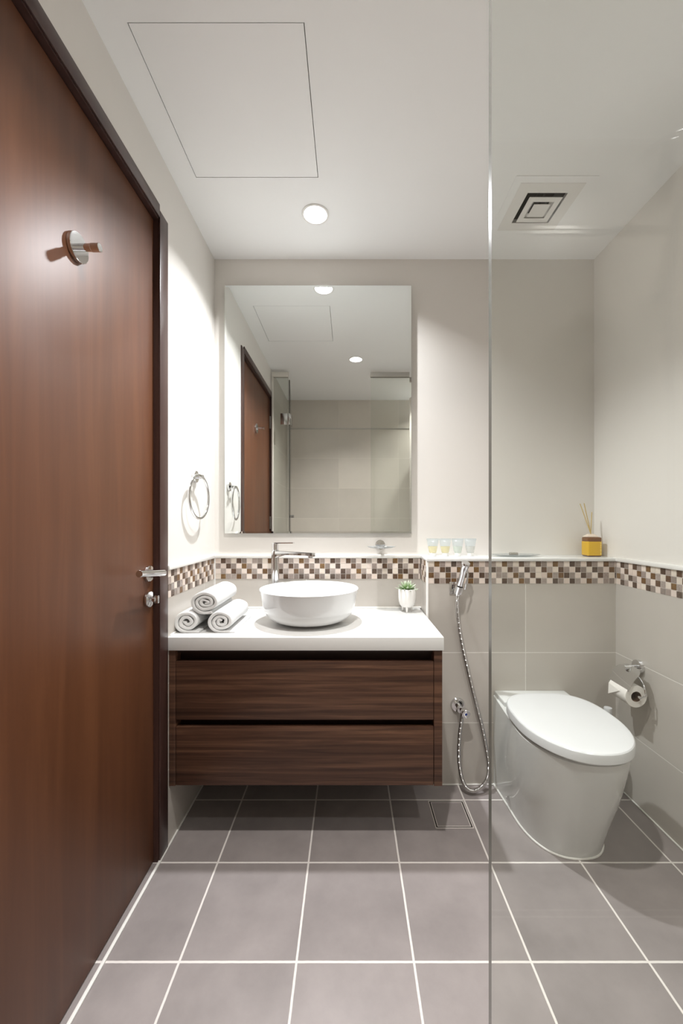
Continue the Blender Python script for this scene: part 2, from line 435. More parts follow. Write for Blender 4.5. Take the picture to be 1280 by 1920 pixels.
# vent
vx, vy = VENT
vr = root('ceiling_vent', (vx, vy, ZC), 'square white exhaust vent grille in the ceiling above the toilet', 'vent')
def frustum(bm, a, b, z0, z1):
    P = lambda h, z: [bm.verts.new((vx+sx*h, vy+sy*h, z)) for sx, sy in ((-1, -1), (1, -1), (1, 1), (-1, 1))]
    p = P(a, z0); q = P(b, z1)
    for i in range(4): bm.faces.new((p[i], p[(i+1) % 4], q[(i+1) % 4], q[i]))
def annulus(bm, o_, i_, z0, z1):
    box(bm, vx-o_, vx+o_, vy-o_, vy-i_, z0, z1); box(bm, vx-o_, vx+o_, vy+i_, vy+o_, z0, z1)
    box(bm, vx-o_, vx-i_, vy-i_, vy+i_, z0, z1); box(bm, vx+i_, vx+o_, vy-i_, vy+i_, z0, z1)
b = nb(); annulus(b, .146, .118, ZC-.0022, ZC-.0002); obj('ceiling_plate', b, 'ceil', vr, smooth=False)
b = nb(); annulus(b, .118, .075, ZC-.0034, ZC-.0002); obj('flange', b, 'white', vr, smooth=False)
b = nb(); annulus(b, .062, .041, ZC-.010, ZC-.008); frustum(b, .062, .030, ZC-.0095, ZC+.002); obj('louvre', b, 'white', vr, smooth=False)
b = nb(); box(b, vx-.031, vx+.031, vy-.031, vy+.031, ZC-.012, ZC-.010); frustum(b, .031, .012, ZC-.0105, ZC-.006); obj('centre_plate', b, 'white', vr, smooth=False)
b = nb(); frustum(b, .0775, .0775, ZC-.001, ZC+.014); obj('collar', b, 'white', vr, smooth=False)
b = nb(); frustum(b, .0785, .0785, ZC-.0005, ZC+.08); box(b, vx-.08, vx+.08, vy-.08, vy+.08, ZC+.08, ZC+.085)
box(b, vx-.012, vx-.008, vy-.07, vy+.07, ZC+.026, ZC+.04); box(b, vx+.012, vx+.016, vy-.07, vy+.07, ZC+.026, ZC+.04)
obj('duct', b, 'dark', vr, smooth=False)

# recessed lamps; the third, over the shower, is added fill out of view
def downlight(cx, cy, power, tint, label):
    r = root('downlight', (cx, cy, ZC), label, 'ceiling light', 'recessed ceiling downlights')
    b = lathe(nb(), [(.0535, -.0002), (.0545, -.002), (.052, -.0035), (.046, -.003), (.0435, 0), (.0435, .004), (.046, .004), (.046, -.0002), (.0535, -.0002)], (cx, cy, ZC), 48)
    obj('trim_ring', b, 'white', r)
    b = lathe(nb(), [(.0434, 0), (.041, .012), (.036, .030), (.0365, .031), (.0445, .012), (.0446, 0)], (cx, cy, ZC), 48); obj('reflector', b, 'reflector', r)
    b = lathe(nb(), [(0, .036), (.0355, .036), (.0355, .030), (0, .028)], (cx, cy, ZC), 40); obj('lens', b, 'lens', r)
    l = bpy.data.lights.new('lamp', 'AREA'); l.shape = 'DISK'; l.size = .050; l.spread = R(128); l.energy = power; l.color = tint
    o = bpy.data.objects.new('bulb', l); C.objects.link(o); o.parent = r; o.location = (0, 0, .014)
    return r
downlight(*LAMPS[0], LAMP_VANITY, LAMP_TINT[0], 'round white recessed ceiling downlight above the vanity, lit')
downlight(*LAMPS[1], LAMP_MIDDLE, LAMP_TINT[1], 'round lit recessed downlight seen in the mirror, nearer the shower')
downlight(*LAMPS[2], LAMP_FILL, LAMP_TINT[2], 'round recessed fill downlight added in the shower ceiling, out of view')

# ------------------------------------------------------------------ door
dr = root('door_1', (-.645, 1.323, 0), 'reddish brown wooden door with a hook and chrome lever, in a dark brown frame', None, None, S)
XD = -.645
obj('door_leaf', box(nb(), XD-.04, XD, DY0+.003, DY1-.003, .006, DZ-.005, .001), 'door', dr)
b = nb(); cx0, cx1 = -.645, -.624
box(b, XL, cx1, DY1, 1.381, 0, 2.150, .0015); box(b, XL, cx1, .40, DY0, 0, 2.150, .0015)
box(b, XL, cx1, .40, DY1-.001, 2.126, 2.168, .0015)
box(b, XL-T, XL+.0005, DY1-.0015, DY1+.004, 0, DZ); box(b, XL-T, XL+.0005, DY0-.004, DY0+.0015, 0, DZ); box(b, XL-T, XL+.0005, DY0, DY1, DZ-.0015, DZ+.004)
obj('door_frame', b, 'frame', dr)
# lever
hy, hz = 1.283, .957
b = nb(); cyl(b, (XD, hy, hz), (XD+.009, hy, hz), .0255, bev=.0015)
lv = obj('door_handle', b, 'chrome', dr, label='chrome lever handle on a round rose')
b = nb(); cyl(b, (XD+.009, hy, hz), (XD+.040, hy, hz), .0095, bev=.001, seg=24); cyl(b, (XD+.046, hy+.010, hz+.001), (XD+.046, hy-.140, hz+.017), .0103, seg=28, bev=.001)
obj('lever', b, 'chrome', lv)
b = nb(); cyl(b, (XD, hy, .875), (XD+.009, hy, .875), .0255, bev=.0015)
tt = obj('thumb_turn', b, 'chrome', dr, label='round chrome thumb turn below the lever')
b = nb(); cyl(b, (XD+.009, hy, .875), (XD+.026, hy, .875), .009, bev=.001, seg=24); box(b, XD+.022, XD+.036, hy-.004, hy+.004, .862, .888, .003)
obj('turn_knob', b, 'chrome', tt)
# hook
ky, kz = .945, 1.768
b = nb(); cyl(b, (XD, ky, kz), (XD+.010, ky, kz), .033, bev=.0012, seg=48)
hk = obj('robe_hook', b, 'chrome', dr, label='round chrome robe hook on the door')
b = nb(); cyl(b, (XD+.010, ky, kz), (XD+.038, ky, kz), .0085, seg=28); cyl(b, (XD+.038, ky, kz), (XD+.058, ky, kz), .0095, bev=.0008, seg=28)
obj('peg', b, 'chrome', hk)
for z in (1.93, 1.12, .25):
    b = nb(); cyl(b, (XD+.004, DY0+.006, z-.05), (XD+.004, DY0+.006, z+.05), .006, bev=.001, seg=16); obj('hinge', b, 'steel', dr)

# ------------------------------------------------------------------ shower glass
GY = .488
def pane(name, x0, x1, z0, z1, parent):
    b = nb(); box(b, x0, x1, GY-.005, GY+.005, z0, z1)
    for f in b.faces:
        if abs(f.normal.y) < .5: f.material_index = 1
    return obj(name, b, ['glass', 'glass_edge'], parent, smooth=False)
gp = root('shower_screen', (.65, GY, 0), 'clear fixed glass shower panel in the right foreground with a bare vertical edge', 'glass panel')
pane('glass_pane', .171, XR-.008, .012, 2.285, gp)
b = nb(); box(b, .168, XR-.006, GY-.012, GY+.012, 2.285, 2.325, .002); obj('header_rail', b, 'steel', gp)
b = nb(); box(b, .171, XR-.006, GY-.008, GY+.008, .0002, .012, .002); obj('bottom_channel', b, 'steel', gp)
gl = root('shower_screen', (-.56, GY, 0), 'narrow fixed glass strip beside the door wall, seen in the mirror', 'glass panel')
pane('glass_pane', XL+.02, -.492, .012, 2.285, gl)
b = nb(); box(b, XL+.008, -.490, GY-.012, GY+.012, 2.285, 2.325, .002); box(b, XL+.008, XL+.022, GY-.012, GY+.012, 0.0002, 2.285, .002); obj('frame_rail', b, 'seal', gl)
gd = root('shower_door', (-.488, GY-.01, 0), 'open clear glass shower door with chrome hinges, seen in the mirror', 'glass door')
b = nb(); box(b, -.40, 0, -.004, .004, .012, 2.27)
for f in b.faces:
    if abs(f.normal.y) < .5: f.material_index = 1
bmesh.ops.rotate(b, cent=(0, 0, 0), matrix=Matrix.Rotation(R(83), 3, 'Z'), verts=b.verts)
bmesh.ops.translate(b, vec=(-.484, GY-.012, 0), verts=b.verts)
obj('glass_pane', b, ['glass', 'glass_edge_dark'], gd, smooth=False)
for z in (1.95, .35):
    b = nb(); ring = nb()
    box(b, -.552, -.492, GY+.0055, GY+.011, z-.045, z+.045, .002); box(b, -.494, -.476, GY-.018, GY+.016, z-.045, z+.045, .002)
    box(b, -.476, -.470, GY-.075, GY-.015, z-.045, z+.045, .002)
    obj('hinge', b, 'chrome_b', gd)
b = nb(); cyl(b, (-.517, .155, 1.175), (-.490, .155, 1.175), .014, bev=.002, seg=24); obj('knob', b, 'chrome', gd)

# shower fittings on the wall behind the camera side
sr = root('shower_set', (1.0, YN, .95), 'chrome shower riser with round overhead rose, reflected in the glass panel', 'shower')
b = nb(); tube(b, spline([(1.0, YN+.05, .95), (1.0, YN+.05, 1.5), (1.0, YN+.05, 2.0), (1.0, YN+.07, 2.08), (.94, YN+.16, 2.10), (.84, YN+.24, 2.10), (.82, YN+.25, 2.085), (.82, YN+.25, 2.06)], 8), .010, 16)
for z in (1.0, 1.85): cyl(b, (1.0, YN+.0005, z), (1.0, YN+.05, z), .012, seg=20); cyl(b, (1.0, YN+.0005, z), (1.0, YN+.008, z), .028, seg=28)
obj('riser_pipe', b, 'chrome', sr)
b = lathe(nb(), [(0, 0), (.098, 0), (.1, .004), (.098, .008), (.02, .014), (.012, .03), (0, .03)], (.82, YN+.25, 2.04), 48); obj('shower_rose', b, 'chrome', sr)
b = nb(); cyl(b, (.90, YN+.055, 1.0), (1.10, YN+.055, 1.0), .022, bev=.003); obj('mixer_bar', b, 'chrome', sr)

# ------------------------------------------------------------------ mirror
mr_ = root('wall_mirror', (-.145, YB, 1.071), 'large rectangular frameless mirror on the back wall above the basin', 'mirror')
X0, X1, Z0, Z1, MY = -.577, .286, 1.071, 2.2165, 1.853
b = nb(); bev = .009
P = [(X0, Z0), (X1, Z0), (X1, Z1), (X0, Z1)]; Q = [(X0+bev, Z0+bev), (X1-bev, Z0+bev), (X1-bev, Z1-bev), (X0+bev, Z1-bev)]
vo = [b.verts.new((x, MY+.0012, z)) for x, z in P]; vi = [b.verts.new((x, MY, z)) for x, z in Q]; vk = [b.verts.new((x, MY+.0052, z)) for x, z in P]
b.faces.new(vi)
for i in range(4):
    b.faces.new((vo[i], vo[(i+1) % 4], vi[(i+1) % 4], vi[i])); f = b.faces.new((vk[i], vk[(i+1) % 4], vo[(i+1) % 4], vo[i])); f.material_index = 1
f = b.faces.new(list(reversed(vk))); f.material_index = 1
obj('mirror_glass', b, ['mirror', 'mirror_edge'], mr_, smooth=False)
obj('backing_board', box(nb(), X0+.03, X1-.03, MY+.0055, YB-.0002, Z0+.03, Z1-.03), 'walnut_dark', mr_, smooth=False)

# ------------------------------------------------------------------ vanity
CXL, CXR, CF, CB = -.6255, .3215, 1.390, 1.856
vr_ = root('vanity_cabinet', (-.152, 1.62, .207), 'wall-hung dark walnut vanity cabinet with two wide drawers under the white top', 'cabinet')
b = nb(); box(b, CXL, -.6035, CF, CB, .207, .6785, .0008); obj('side_panel', b, 'walnut', vr_)
b = nb(); box(b, .293, CXR, CF, CB, .207, .6785, .0008); obj('side_panel', b, 'walnut', vr_)
b = nb(); box(b, -.6035, .293, CF+.035, CB, .215, .225); box(b, -.6035, .293, CF+.045, CF+.060, .225, .6785); box(b, -.6035, .293, CF+.02, CF+.04, .664, .6785); obj('carcass', b, 'walnut_dark', vr_, smooth=False)
for z0, z1 in ((.4365, .6385), (.209, .4115)):
    b = nb(); box(b, -.6015, .2912, CF+.001, CF+.020, z0, z1, .0008); d = obj('drawer_front', b, 'walnut', vr_)
    b = nb(); box(b, -.590, .279, CF+.0205, CF+.0445, z0+.02, z1-.03); obj('drawer_box', b, 'walnut_dark', d, smooth=False)
b = nb(); box(b, -.6275, .3255, 1.381, 1.8575, .679, .725, .002)
ct = obj('countertop', b, 'quartz', loc=(-.151, 1.62, .679))
tagp(ct, 'thick white countertop slab spanning the niche on top of the walnut cabinet', 'countertop')

# ------------------------------------------------------------------ basin
bc = Vector((-.1606, 1.605, .7253))
prof_o = [(0, 0), (.080, 0), (.088, .001), (.105, .005), (.130, .010), (.153, .020), (.170, .036), (.1805, .058), (.186, .082), (.190, .106), (.1945, .128), (.1965, .1335), (.1950, .1350)]
prof_i = [(.1925, .1338), (.1900, .128), (.184, .095), (.176, .066), (.157, .040), (.115, .028), (.060, .021), (.022, .019), (.022, .017), (0, .017)]
br = root('wash_basin', bc, 'round white ceramic vessel basin standing on the countertop', 'sink')
obj('bowl', lathe(nb(), prof_o+prof_i, bc, 96), 'ceramic', br, angle=60)
obj('drain_plug', lathe(nb(), [(0, .0172), (.021, .0172), (.021, .022), (.018, .0245), (0, .0255)], bc, 32), 'chrome', br)

# faucet
fx, fy, fz = -.330, 1.782, .7253
fr = root('basin_faucet', (fx, fy, fz), 'tall chrome single-lever tap behind the left side of the basin', 'tap')
b = nb(); cyl(b, (fx, fy, fz), (fx, fy, fz+.006), .024, bev=.002); cyl(b, (fx, fy, fz+.006), (fx, fy, .998), .0172, bev=.0015); obj('tap_body', b, 'chrome', fr)
b = nb(); d = Vector((-.160-fx, 1.69-fy, 0)); L = d.length; d.normalize(); n_ = Vector((-d.y, d.x, 0)); base = Vector((fx, fy, 0)) + d*.010
rings = []
for i in range(13):
    t_ = i/12; p = base+d*(L*t_); top = .996-.003*t_; bot = .966+.012*min(1, t_*4)-.004*max(0, t_-.85)/.15+.003*t_; hw = .0145-.002*t_
    rings.append([p+n_*x+Vector((0, 0, z)) for x, z in ((-hw, bot+.002), (-hw*.7, bot), (hw*.7, bot), (hw, bot+.002), (hw, top-.002), (hw*.7, top), (-hw*.7, top), (-hw, top-.002))])
sweep(b, rings); e = base+d*(L-.016); cyl(b, e+Vector((0, 0, .972)), e+Vector((0, 0, .982)), .010, seg=20)
obj('spout', b, 'chrome', fr)
b = nb(); cyl(b, (fx, fy, .9985), (fx, fy, 1.028), .0148, bev=.001); d2 = Vector((.97, -.25, 0)).normalized(); n2 = Vector((-d2.y, d2.x, 0))
q = Vector((fx, fy, 1.0290)) - d2*.012; rings = []
for t_ in (0, 1):
    p = q+d2*(.100*t_)+Vector((0, 0, .002*t_)); hw = .012-.002*t_
    rings.append([p+n2*a+Vector((0, 0, c)) for a, c in ((-hw, -.0015), (hw, -.0015), (hw, .0022), (-hw, .0022))])
sweep(b, rings); obj('lever', b, 'chrome', fr)

# ------------------------------------------------------------------ towels
def towel(cx, cz, rx, rz, y0, y1, turns, end, tail, seed, label, sqz=.75):
    rnd = random.Random(seed); b = nb(); N = int(turns*34); p = 1/(turns+.45)
    ph = rnd.uniform(0, 9)
    M = 26; rings = []
    def cross(y, shrink):
        outer = []; inner = []
        for i in range(N+1):
            th = end-2*PI*turns*(1-i/N); rr = .45*p+(turns*i/N)*p
            wv = (.10*math.sin(2.3*th+ph)+.05*math.sin(3.7*th+ph*3))*(1-rr)+.018*math.sin(5*th+ph*2)
            n3 = noise.noise(Vector((math.cos(th)*1.5, math.sin(th)*1.5+seed, y*9)))*.035
            rr = rr*(1+n3)+wv*.5
            h = p*.43*shrink
            for lst, s in ((outer, h), (inner, -h)):
                q = max(rr+s, .01)
                x = q*math.cos(th); qz = min(q, 1.0); z = q*(sqz+(1-sqz)*qz)*math.sin(th)
                z = math.copysign(min(abs(z), 1.0), z)
                lst.append((cx+x*rx, cz+z*rz))
        if tail:
            lx, lz = outer[-1]; ix, iz = inner[-1]
            for k in range(1, 7):
                t_ = k/6; outer.append((lx+tail*t_, lz-.0005)); inner.append((ix+tail*t_, lz+(iz-lz)*(1-.35*t_)))
        return [Vector((x, y, z)) for x, z in outer]+[Vector((x, y, z)) for x, z in reversed(inner)]
    ys = [y0, y0+.0012, y0+.004]+[y0+.004+(y1-y0-.008)*k/M for k in range(1, M)]+[y1-.004, y1-.0012, y1]
    sh = [.62, .86, 1]+[1]*(M-1)+[1, .86, .62]
    rings = [cross(y, s) for y, s in zip(ys, sh)]
    vs = [[b.verts.new(q) for q in r] for r in rings]; n = len(vs[0])
    for a, c in zip(vs, vs[1:]):
        for j in range(n): b.faces.new((a[j], a[(j+1) % n], c[(j+1) % n], c[j]))
    for r, flip in ((vs[0], 0), (vs[-1], 1)):
        for j in range(n//2-1):
            b.faces.new((r[j], r[j+1], r[n-2-j], r[n-1-j]))
    zmin = min(v.co.z for v in b.verts)
    o = obj('rolled_towel', b, 'towel', loc=(cx, y0, zmin), angle=75)
    return tagp(o, label, 'towel', 'rolled white towels on the countertop')
towel(-.582, .7645, .0435, .038, 1.435, 1.67, 2.3, -PI/2, .045, 1, 'rolled white towel lying against the left wall, bottom left of the pile')
towel(-.462, .7645, .0445, .038, 1.438, 1.68, 2.6, -PI/2, .050, 2, 'rolled white towel nearest the basin, bottom right of the pile')
towel(-.521, .8320, .0500, .042, 1.446, 1.70, 3.1, -PI/2+.5, 0, 3, 'rolled white towel on top of the two others', .45)

# ------------------------------------------------------------------ plant
px, py, pz = .2560, 1.785, .7253
pr = root('potted_succulent', (px, py, pz), 'small green succulent in a white footed pot on the countertop corner', 'plant')
R0 = .0385
pp = [(0, .018), (.012, .0182), (.024, .022), (.032, .031), (.0365, .044), (.0383, .060), (R0, .100), (.0372, .1015), (.0358, .100), (.0352, .092), (0, .092)]
obj('pot', lathe(nb(), pp, (px, py, pz), 48), 'pot', pr, angle=50)
for k in range(3):
    a = R(-100)+k*2*PI/3; c = Vector((px+.020*math.cos(a), py+.020*math.sin(a), pz))
    b = nb(); tube(b, [c+Vector((.004*math.cos(a), .004*math.sin(a), 0)), c+Vector((.002*math.cos(a), .002*math.sin(a), .012)), c+Vector((0, 0, .026))], [.0038, .0048, .006], 14)
    obj('pot_foot', b, 'pot', pr)
obj('soil', lathe(nb(), [(0, .0925), (.0345, .0925), (.0345, .095), (0, .097)], (px, py, pz), 24), 'soil', pr)
def leaf(c, az, el, L, wd):
    b = nb(); tips = []; rows = []
    d0 = Vector((math.cos(az), math.sin(az), 0)); side = Vector((-math.sin(az), math.cos(az), 0)); p = Vector(c); n = 7
    for i in range(n+1):
        t_ = i/n; e = el+.35*t_-.1; w_ = wd*(math.sin(PI*min(1, .18+.82*t_))**.8)*(1 if t_ < .99 else .05)
        up = Vector((-d0.x*math.sin(e), -d0.y*math.sin(e), math.cos(e)))
        rows.append([p-side*w_+up*w_*.3, p-up*w_*.35, p+side*w_+up*w_*.3, p+up*w_*.12]); tips.append(t_)
        p = p+(d0*math.cos(e)+Vector((0, 0, 1))*math.sin(e))*(L/n)
    sweep(b, rows); return b, tips
leafs = []
for ring_, (n, el, L, wd) in enumerate(((10, .10, .050, .0065), (9, .42, .050, .0068), (8, .78, .047, .0065), (6, 1.12, .043, .0055))):
    for k in range(n):
        az = 2*PI*k/n+ring_*.4+random.uniform(-.12, .12)
        b, tips = leaf((px+.003*math.cos(az), py+.003*math.sin(az), pz+.097), az, el+random.uniform(-.08, .1), L*random.uniform(.9, 1.08), wd)
        for v in b.verts: v.co.y = min(v.co.y, 1.852)
        o = obj('leaf', b, 'leaf', pr, angle=60)
        at = o.data.attributes.new('tip', 'FLOAT', 'POINT')
        for i in range(len(o.data.vertices)): at.data[i].value = tips[min(i//4, len(tips)-1)]

# ------------------------------------------------------------------ wall soap dish
sx_, sz_ = .143, 1.017
sr_ = root('soap_dish', (sx_, YB, sz_), 'oval glass soap dish on a round chrome wall mount below the mirror', 'soap dish')
b = nb(); cyl(b, (sx_, YB-.0003, sz_), (sx_, YB-.012, sz_), .0225, bev=.001, seg=40); cyl(b, (sx_, YB-.012, sz_), (sx_, YB-.034, sz_), .007, seg=20); obj('wall_mount', b, 'chrome', sr_)
b = lathe(nb(), [(0, 0), (.030, 0), (.052, .003), (.063, .008), (.064, .0095), (.060, .008), (.050, .005), (.028, .0028), (0, .0028)], (sx_, YB-.072, sz_-.013), 48, sy=.62); obj('dish', b, 'dish', sr_)
b = nb(); pts = [(sx_+.034*math.cos(2*PI*k/40), YB-.072+.034*math.sin(2*PI*k/40)*1.0, sz_-.0072) for k in range(40)]; tube(b, pts, .0018, 8, cyclic=True); obj('holder_ring', b, 'chrome', sr_)

# shallow dish on the ledge
dx, dy, dz = .742, 1.795, ZL+.0002
dd = root('glass_dish', (dx, dy, dz), 'shallow grey glass dish lying on the white ledge behind the shower panel', 'dish')
b = lathe(nb(), [(0, 0), (.06, 0), (.085, .003), (.108, .008), (.110, .0095), (.104, .009), (.082, .006), (.055, .003), (0, .003)], (dx, dy, dz), 56, sy=.5); obj('bowl', b, 'dish', dd)
obj('clip', box(nb(), dx-.018, dx+.016, dy+.005, dy+.030, dz+.0035, dz+.016, .003), 'steel', dd)

# ------------------------------------------------------------------ toiletry tubes
TB = {}
for key, col in (('yellow', (232, 222, 160)), ('green', (208, 222, 212)), ('clear', (212, 216, 212))):
    TB[key] = glass_mat('tube_gel_'+key, (.97, .975, .96), refl=.04, rough=.15, body=col, bodyfac=.38)
TB['film'] = glass_mat('tube_film', (.93, .96, .97), refl=.06, rough=.1, body=(226, 235, 238), bodyfac=.22)
MAT['cap_white'] = mat('clear_white_cap', (236, 236, 232), .3)
def ttube(cx, cy, key, label):
    z0 = ZL+.0002; r = root('toiletry_tube', (cx, cy, z0), label, 'toiletry tube', 'clear toiletry tubes on the ledge')
    obj('cap', lathe(nb(), [(0, 0), (.0125, 0), (.0135, .001), (.0135, .014), (.012, .015), (0, .015)], (cx, cy, z0), 28), 'cap_white', r)
    def sec(t_):
        w_ = .0155+(.0265-.0155)*t_**.8; th = .0135*(1-t_)**.7+.0009; z = z0+.015+.058*t_
        return [Vector((cx+w_*math.cos(a)*1.0, cy+th*math.sin(a), z)) for a in [2*PI*k/28 for k in range(28)]]
    obj('gel', sweep(nb(), [sec(i/12) for i in range(7)]), TB[key], r, angle=60)
    obj('film_body', sweep(nb(), [sec(i/12) for i in range(6, 13)]), TB['film'], r, angle=60)
    obj('crimp', box(nb(), cx-.0275, cx+.0275, cy-.0009, cy+.0009, z0+.0725, z0+.079, .0004), TB['film'], r, smooth=False)
for cx, key, lab in ((.376, 'yellow', 'small clear tube of yellow gel on the ledge, nearest the mirror'), (.432, 'yellow', 'small clear tube of yellow gel, second from the left on the ledge'),
                     (.4885, 'green', 'small clear tube of pale green gel standing on the ledge'), (.5455, 'clear', 'small clear tube of colourless gel on the ledge, nearest the glass panel')):
    ttube(cx, 1.812, key, lab)

# ------------------------------------------------------------------ reed diffuser
qx, qy, qz = 1.086, 1.800, ZL+.0002
q = root('reed_diffuser', (qx, qy, qz), 'square yellow reed diffuser jar with three reeds at the right end of the ledge', 'diffuser')
obj('jar', box(nb(), qx-.031, qx+.031, qy-.026, qy+.026, qz, qz+.086, .006, 3), 'amber', q)
obj('label_wrap', box(nb(), qx-.0316, qx+.0316, qy-.0266, qy+.0266, qz+.002, qz+.070, .006, 3), 'yellow', q)
b = nb()
for i, (h0, h1) in enumerate(((.056, .063), (.046, .053), (.038, .044), (.022, .034), (.008, .018))): box(b, qx+.0225, qx+.0265, qy-.0271, qy-.0264, qz+h0, qz+h1)
obj('label_print', b, 'yellow_print', q, smooth=False)
b = nb(); sweep(b, [[Vector((qx-.004+sx*a, qy+sy*a*.7, qz+z)) for sx, sy in ((-1, -1), (1, -1), (1, 1), (-1, 1))] for a, z in ((.0255, .0865), (.0255, .088), (.013, .098), (.011, .099))])
obj('cap', b, 'cork', q, smooth=False)
o0 = Vector((qx-.004, qy, qz+.098))
for tx, tz in ((-.046, .236), (-.028, .238), (.007, .198)):
    b = nb(); p1 = Vector((qx+tx, qy+.01, qz+tz)); dd_ = (p1-o0)*.05; cyl(b, o0-dd_+Vector((0, 0, .004)), p1, .0018, seg=10); obj('reed', b, 'reed', q)

# ------------------------------------------------------------------ towel ring
ty, tz = 1.625, 1.306
tr = root('towel_ring', (XL, ty, tz), 'chrome towel ring on the left wall beside the mirror', 'towel ring')
b = nb(); cyl(b, (XL+.0003, ty, tz), (XL+.012, ty, tz), .024, bev=.0012, seg=40); cyl(b, (XL+.012, ty, tz), (XL+.040, ty-.010, tz-.002), .0085, seg=20, bev=.001); obj('wall_mount', b, 'chrome', tr)
b = nb(); cz = tz-.086; ang = R(4)
pts = [Vector((XL+.032+.086*math.cos(2*PI*k/72)*math.sin(ang), ty-.028+.086*math.cos(2*PI*k/72)*math.cos(ang), cz+.003+.086*math.sin(2*PI*k/72))) for k in range(72)]
tube(b, pts, .0055, 14, cyclic=True); obj('ring', b, 'chrome', tr)

# ------------------------------------------------------------------ bidet sprayer, bracket, valve
def P3(x, y, D): return Vector(((x-655)/752*D, D, 1.12-(y-980)/752*D))
bx, bz = .459, .846
hb_ = root('sprayer_bracket', (bx, HW, bz), 'small chrome wall bracket holding the bidet sprayer', 'bracket')
b = nb(); box(b, bx-.033, bx-.003, HW-.006, HW-.0004, bz-.030, bz+.022, .001); box(b, bx-.014, bx+.000, HW-.035, HW-.006, bz-.010, bz+.004, .001); obj('wall_plate', b, 'chrome', hb_)
b = nb(); sd = (P3(872, 1052, 1.64)-P3(857, 1114, 1.672)).normalized(); s0 = P3(858.5, 1112, 1.672)
for r0 in (1,):
    a_, c_ = frame_from(sd)
    rings = []
    for k in range(21):
        an = PI*.25+2*PI*.86*k/20
        for_ = a_*math.cos(an)+c_*math.sin(an)
        rings.append([s0+for_*(.0150)+sd*.0, s0+for_*.0185, s0+for_*.0185+sd*.030, s0+for_*.0150+sd*.030])
    sweep(b, rings)
obj('clamp', b, 'chrome', hb_)
sp = root('bidet_sprayer', s0, 'chrome bidet hand sprayer with a looped metal hose beside the vanity', 'bidet sprayer')
b = nb(); Ls = .150
prof = [(-.012, .006), (-.011, .0085), (.0, .009), (.030, .0105), (.035, .012), (.085, .0125), (.108, .0145), (.112, .0155), (.134, .0175), (.1355, .0165), (.136, .002)]
bend = sd
tube(b, [s0+sd*u+Vector((0, -1, 0))*max(0, u-.1)*.25 for u, r_ in prof], [r_ for u, r_ in prof], 28)
obj('spray_head', b, 'chrome', sp, angle=40)
b = nb(); l0 = s0+sd*.03+Vector((.010, -.010, 0)); tube(b, [s0+sd*.105+Vector((.012, -.012, 0)), s0+sd*.085+Vector((.017, -.018, 0)), l0+Vector((.010, -.012, .01)), l0+Vector((.007, -.008, -.01))], [.003, .004, .0042, .003], 12); obj('trigger', b, 'chrome', sp)
hp = [s0-sd*.010, P3(857, 1140, 1.675), P3(861, 1177, 1.685), P3(868, 1216, 1.69), P3(878, 1261, 1.69), P3(890, 1311, 1.69), P3(903, 1362, 1.69), P3(911, 1402, 1.688), P3(916, 1435, 1.68),
      P3(913, 1460, 1.668), P3(901, 1477, 1.652), P3(885, 1483, 1.645), P3(872, 1474, 1.65), P3(864, 1453, 1.66), P3(860, 1420, 1.672), P3(861, 1382, 1.678), P3(864.5, 1352, 1.676), P3(866, 1338, 1.672)]
pts = resample(spline(hp, 10), .0011)
b = nb(); tube(b, pts, [.0080+.0009*math.sin(i*.0011/.0042*2*PI) for i in range(len(pts))], 12); obj('hose', b, 'chrome_b', sp, angle=80)
vx_, vz_ = .462, .342
va = root('stop_valve', (vx_, HW, vz_), 'small chrome stop valve with a blue dot low on the tiled wall', 'valve')
b = nb(); lathe_c = nb(); cyl(b, (vx_, HW-.0003, vz_), (vx_, HW-.010, vz_), .031, .027, seg=40); cyl(b, (vx_, HW-.010, vz_), (vx_, HW-.045, vz_-.004), .0125, seg=24, bev=.001)
e = P3(866, 1338, 1.672); cyl(b, (vx_+.006, HW-.036, vz_-.005), e+Vector((0, 0, -.004)), .008, seg=16); obj('valve_body', b, 'chrome', va)
b = nb(); c = Vector((vx_+.016, HW-.052, vz_-.010)); cyl(b, c+Vector((0, .012, .003)), c+Vector((.002, -.012, -.002)), 0.0165, .019, seg=20, bev=.002); hv = obj('valve_handle', b, 'chrome', va)
b = nb(); cyl(b, c+Vector((.002, -.0119, -.002)), c+Vector((.0022, -.0128, -.0022)), .005, seg=20); obj('blue_dot', b, 'blue', hv, label='blue cold-water dot')

# ------------------------------------------------------------------ floor drain
fr_ = root('floor_drain', (.386, 1.541, 0), 'square tiled floor drain cover between the vanity and the toilet', 'drain cover')
x0, x1, y0, y1 = .316, .456, 1.469, 1.613
b = nb()
def fr4(b, x0, x1, y0, y1, w_, z0, z1):
    box(b, x0, x1, y0, y0+w_, z0, z1); box(b, x0, x1, y1-w_, y1, z0, z1); box(b, x0, x0+w_, y0+w_, y1-w_, z0, z1); box(b, x1-w_, x1, y0+w_, y1-w_, z0, z1)
fr4(b, x0, x1, y0, y1, .0028, .0002, .0014); obj('outer_frame', b, 'grout', fr_, smooth=False)
b = nb(); fr4(b, x0+.0028, x1-.0028, y0+.0028, y1-.0028, .0052, .0002, .0006); obj('slot', b, 'slot', fr_, smooth=False)
b = nb(); fr4(b, x0+.008, x1-.008, y0+.008, y1-.008, .0024, .0002, .0014); obj('inner_frame', b, 'grout', fr_, smooth=False)
MAT['drain_tile'] = mat('drain_tile', (149, 141, 139), .38, var=.08, scale=14)
b = nb(); box(b, x0+.0104, x1-.0104, y0+.0104, y1-.0104, .0002, .0010); obj('cover_tile', b, 'drain_tile', fr_, smooth=False)

